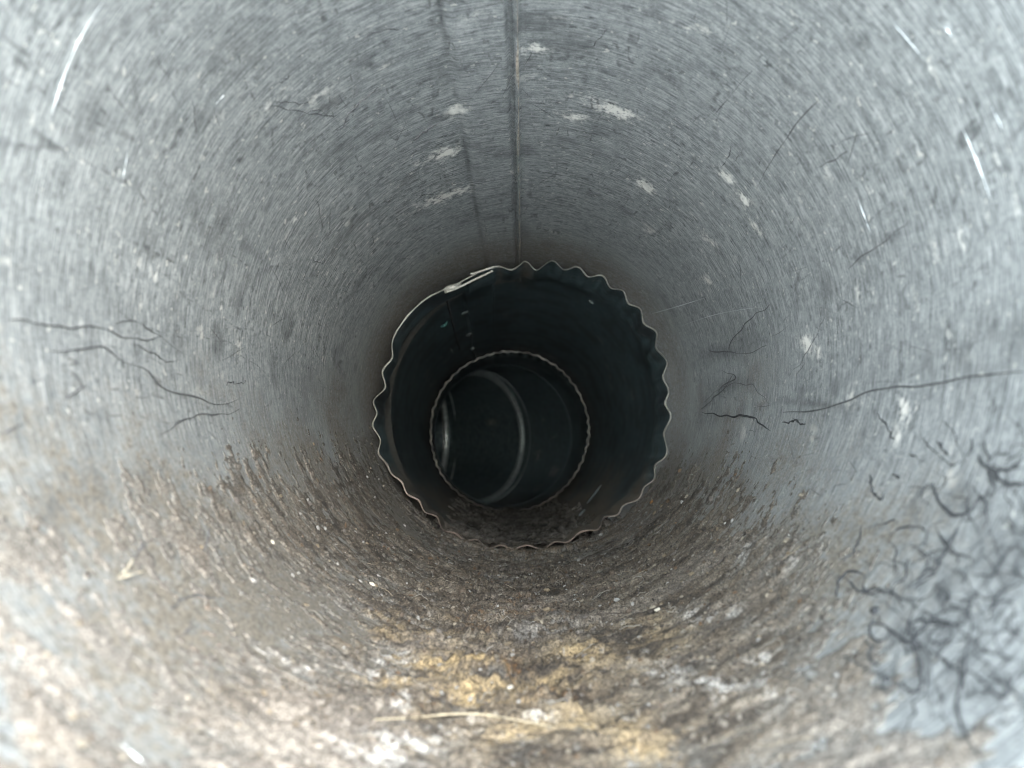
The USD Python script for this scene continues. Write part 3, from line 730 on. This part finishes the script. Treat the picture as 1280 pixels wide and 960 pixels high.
FIBRES = [
    ("fibre", "upper long black fibre on the left wall, nearly level and forked at its right end", [(12, 400), (45, 404), (80, 409), (120, 408), (150, 419), (178, 425), (205, 422)], 2.6, FADED),
    ("fibre", "long black fibre on the left wall sloping down to a knotted end", [(60, 440), (80, 438), (105, 437), (125, 434), (145, 445), (165, 455), (185, 464), (205, 485), (225, 491), (250, 496), (272, 505), (290, 502), (298, 498)], 2.6, FADED),
    ("fibre", "curved black fibre on the left wall ending at a pale speck", [(198, 543), (210, 538), (222, 528), (243, 520), (268, 517), (290, 516), (298, 511)], 2.2, FADED),
    ("fibre", "thin arched black fibre above the forked one on the left wall", [(142, 405), (160, 401), (172, 403), (185, 412), (205, 422), (222, 437), (236, 445)], 1.7, FADED),
    ("fibre", "short thin fibre hanging under the forked one on the left wall", [(160, 428), (180, 435), (198, 445), (206, 451), (220, 450)], 1.5, FADED),
    ("fibre", "tiny hooked black fibre right of the knotted one on the left wall", [(282, 479), (295, 479), (304, 478), (306, 475)], 2.0, FADED),
    ("fibre", "black fibre lying on the bare grey patch at lower left", [(207, 762), (222, 755), (235, 746), (255, 746), (272, 748)], 2.6, FADED),
    ("fibre", "faint bent fibre below the bare grey patch at lower left", [(220, 798), (232, 791), (240, 777)], 2.2, SMEAR),
    ("fibre", "curved dark sliver on the upper left wall beside a tangle of scratches", [(423, 165), (432, 150), (450, 128), (472, 110)], 2.6, SMEAR),
    ("fibre", "long broken dark fibre running level across the right wall to the picture edge", [(980, 517), (1010, 515), (1045, 507), (1075, 495), (1105, 486), (1150, 482), (1200, 475), (1280, 463)], 2.8, FADED),
    ("fibre", "short dark fibre close to the crimped rim on the right wall", [(878, 514), (905, 519), (930, 520), (943, 524), (962, 540)], 2.6, BLACK),
    ("fibre", "short dark dash below the long broken fibre on the right wall", [(980, 528), (995, 528), (1007, 530)], 3.0, BLACK),
    ("fibre", "V-shaped black fibre on the lower right wall", [(1086, 595), (1092, 612), (1099, 625), (1107, 617)], 4.0, BLACK),
    ("fibre", "thick branching black fibre at the right picture edge", [(1222, 570), (1230, 582), (1239, 588), (1252, 600), (1268, 605), (1284, 605)], 5.5, BLACK),
    ("fibre", "U-shaped black fibre above the black tangle on the lower right wall", [(1164, 603), (1171, 623), (1188, 640), (1208, 640), (1230, 621), (1243, 618)], 5.0, BLACK),
    ("fibre", "looped black fibre at the left border of the black tangle", [(1046, 746), (1048, 730), (1055, 718), (1070, 714), (1079, 722), (1081, 740), (1095, 736), (1105, 743)], 4.0, BLACK),
    ("fibre", "long hanging black fibre below the black tangle at lower right", [(1199, 772), (1203, 763), (1211, 768), (1210, 803), (1206, 833), (1197, 873), (1208, 921), (1234, 956)], 5.0, BLACK),
]
for i, (nm, lb, px, w, mt) in enumerate(FIBRES):
    tag(part(None, nm, strand(px, w * 0.85, seed=200 + i), mt), lb, "fibre")

TANGLE = [([(1077, 785), (1103, 781), (1125, 798), (1142, 803), (1156, 781), (1186, 778)], 5), ([(1081, 802), (1090, 811), (1086, 820), (1099, 833)], 5), ([(1208, 837), (1234, 855), (1256, 872), (1260, 859), (1243, 850)], 7),
          ([(1129, 855), (1147, 864), (1151, 842), (1138, 803)], 6), ([(1165, 815), (1204, 842)], 5), ([(1239, 588), (1265, 584), (1280, 570)], 4.5), ([(1205, 645), (1190, 670), (1172, 705)], 4), ([(1100, 858), (1110, 865), (1120, 860)], 5),
          ([(1138, 803), (1144, 790), (1130, 775)], 4), ([(1186, 778), (1190, 790), (1170, 802), (1162, 795), (1175, 782)], 4), ([(1092, 765), (1096, 760)], 9), ([(1105, 845), (1112, 850)], 8), ([(1140, 800), (1146, 808)], 12),
          ([(1055, 700), (1066, 690), (1077, 660)], 3), ([(1091, 658), (1110, 652), (1120, 648)], 3), ([(1170, 552), (1180, 562), (1184, 570)], 4.5), ([(1118, 593), (1124, 598)], 4), ([(1096, 517), (1101, 522), (1108, 533), (1118, 550)], 2.5)]
pieces = [strand(px, w * 0.75, 40, seed=300 + i) for i, (px, w) in enumerate(TANGLE)]
for i in range(260):
    g = np.random.default_rng(900 + i)
    x, y = g.uniform(1085, 1300), g.uniform(560, 900)
    if i % 3 == 0: x = g.uniform(1180, 1300)
    if y > 860 + 0.25 * (x - 1100) or (x < 1130 and y < 680) or (y < 700 and g.random() < 0.55):
        continue
    n = g.integers(3, 7); dr = g.uniform(0, 6.28); pts = [(x, y)]
    for s in range(n):
        dr += g.normal(0, 0.5); st = g.uniform(4, 18)
        pts.append((pts[-1][0] + math.cos(dr) * st, pts[-1][1] + math.sin(dr) * st))
    pieces.append(strand(pts, 0.8 + 1.9 * g.random() ** 2, 24, seed=1200 + i))
tag(part(None, "black_tangle", trimesh.util.concatenate(pieces), BLACK), "matted black threads sprawling over the bare lower right wall", "threads", kind="stuff")

HAIRS = []
MARKS = [([(1060, 335), (1100, 305), (1138, 275)], 2), ([(880, 437), (930, 441), (958, 432)], 1.4), ([(905, 445), (935, 402), (962, 382)], 1.8), ([(880, 503), (905, 482), (918, 470), (903, 462)], 1.4), ([(905, 482), (930, 480), (962, 505)], 1.3),
         ([(875, 512), (900, 492), (915, 470)], 1.6), ([(898, 215), (912, 190), (915, 168)], 2), ([(915, 205), (930, 185), (940, 172)], 1.6), ([(940, 218), (955, 195)], 1.6), ([(860, 190), (905, 130), (960, 62)], 2), ([(955, 220), (1000, 150), (1040, 110)], 2),
         ([(1015, 212), (1060, 190)], 2.2), ([(340, 132), (375, 140), (415, 146)], 2.4), ([(345, 128), (385, 128)], 1.8), ([(370, 150), (400, 138), (416, 148)], 2), ([(350, 105), (362, 95)], 2.5), ([(515, 178), (525, 168), (545, 155)], 4), ([(590, 10), (600, 22), (601, 36), (612, 48)], 2.4),
         ([(190, 70), (215, 100)], 2), ([(985, 470), (1010, 440), (1030, 395)], 1.6), ([(740, 60), (760, 35)], 1.8), ([(440, 60), (470, 40), (500, 36)], 1.8), ([(80, 500), (110, 480)], 3), ([(0, 545), (25, 530)], 4), ([(240, 120), (246, 165)], 1.6), ([(255, 690), (262, 660)], 3)]
for i, (px, w) in enumerate(MARKS):
    HAIRS.append(strand(px, w * 0.8, 40, lift=0.0005, seed=700 + i))
for i in range(80):                                      # faint fine scratches, dark, mostly slanting along the duct
    g = np.random.default_rng(2000 + i)
    a, y, ln = g.uniform(-2.2, 2.2), math.exp(g.uniform(math.log(1.5 * R), math.log(4.4 * R))), g.uniform(0.04, 0.26)
    sl = g.normal(0, 0.35)
    s = np.linspace(-0.5, 0.5, 14)
    aa, yy = a + sl * ln * s + 0.02 * np.sin(4 * s + g.random() * 6) * ln, y + ln * s * R
    r = R * 0.9985 - seam_offset(aa)
    HAIRS.append(tube(np.stack([np.sin(aa) * r, yy, np.cos(aa) * r], -1), R * g.uniform(0.0005, 0.0011) * np.sin(np.linspace(0.15, 3.0, 14)), 4))
part(duct1, "fine_scratches", trimesh.util.concatenate(HAIRS), SMEAR, True, origin=O1).GetPrim().SetCustomDataByKey("kind", "stuff")

# ------------------------------------------------------------------ small single things
STRAWS = [
    ("straw", "pale split straw on the dirt at lower left, longer and steeper of a crossed pair", [(148, 722), (158, 711), (167, 699)], 3.4, STRAW),
    ("straw", "shorter flatter straw of the crossed pair on the dirt at lower left", [(148, 723), (163, 719), (180, 714)], 2.6, STRAW),
    ("straw", "long thin straw lying across the dirt at the bottom of the duct", [(468, 900), (515, 897), (560, 893), (600, 893), (640, 899), (690, 908)], 2.4, STRAWDIM),
    ("twig", "dark thin twig above the crossed straws at lower left", [(167, 697), (174, 688), (180, 680)], 3.5, SMEAR),
]
for i, (nm, lb, px, w, mt) in enumerate(STRAWS):
    tag(part(None, nm, strand(px, w, 30, lift=0.012, wob=0.3, seed=500 + i), mt), lb, nm)


def pebble(px, size_px, flat=0.6, seed=0, lift=0.25):
    g = np.random.default_rng(seed)
    p = lie([px])[0]
    s = trimesh.creation.icosphere(2)
    v = s.vertices * (0.8 + 0.5 * (fbm(s.vertices * 1.5 + seed, 3, seed)[:, None] - 0.3)) * g.uniform([0.8, 0.7, flat * 0.8], [1.3, 1.1, flat])
    size = 0.5 * size_px / F * p[1]
    a = math.atan2(p[0], -p[2])
    e1, e2 = np.array([math.cos(a), 0, math.sin(a)]), np.array([-math.sin(a), 0, math.cos(a)])
    v = Rotation.from_rotvec([0, 0, g.random() * 6]).apply(v) * size
    return trimesh.Trimesh(v[:, :1] * e1 + v[:, 1:2] * [0, 1, 0] + v[:, 2:] * e2 + p + e2 * size * lift, s.faces, process=False)


for i, (nm, lb, px, s, mt) in enumerate([
        ("pebble", "small pale pebble on the brown dirt left of the crimped rim's foot", (465, 731), 8, STONE),
        ("pebble", "tiny white pebble on the dirt right of centre below the crimped rim", (822, 763), 8, STONE),
        ("pebble", "pale round crumb in the yellow patch of dirt at bottom centre", (638, 860), 9, STONE),
        ("crumb", "orange rust crumb beside the crimped rim on the lower right wall", (815, 628), 7, RUSTY),
        ("crumb", "tan crumb on the dirt at left under the pale oxide streak", (340, 678), 8, STONE)]):
    tag(part(None, nm, pebble(px, s, seed=40 + i), mt), lb, nm)
a, y = a_y_on2((555, 405))
flake = tube(np.array([in2(a + 0.035 * s, y + 0.03 * R * math.cos(3 * s), 0.968 * R) for s in np.linspace(-1, 1, 12)]), np.interp(np.linspace(0, 1, 12), [0, .5, 1], [.004, .016, .005]) * R, 6)
tag(part(None, "scrap", flake, TEAL), "tiny teal scrap stuck to the black inner duct beside its seam", "scrap")
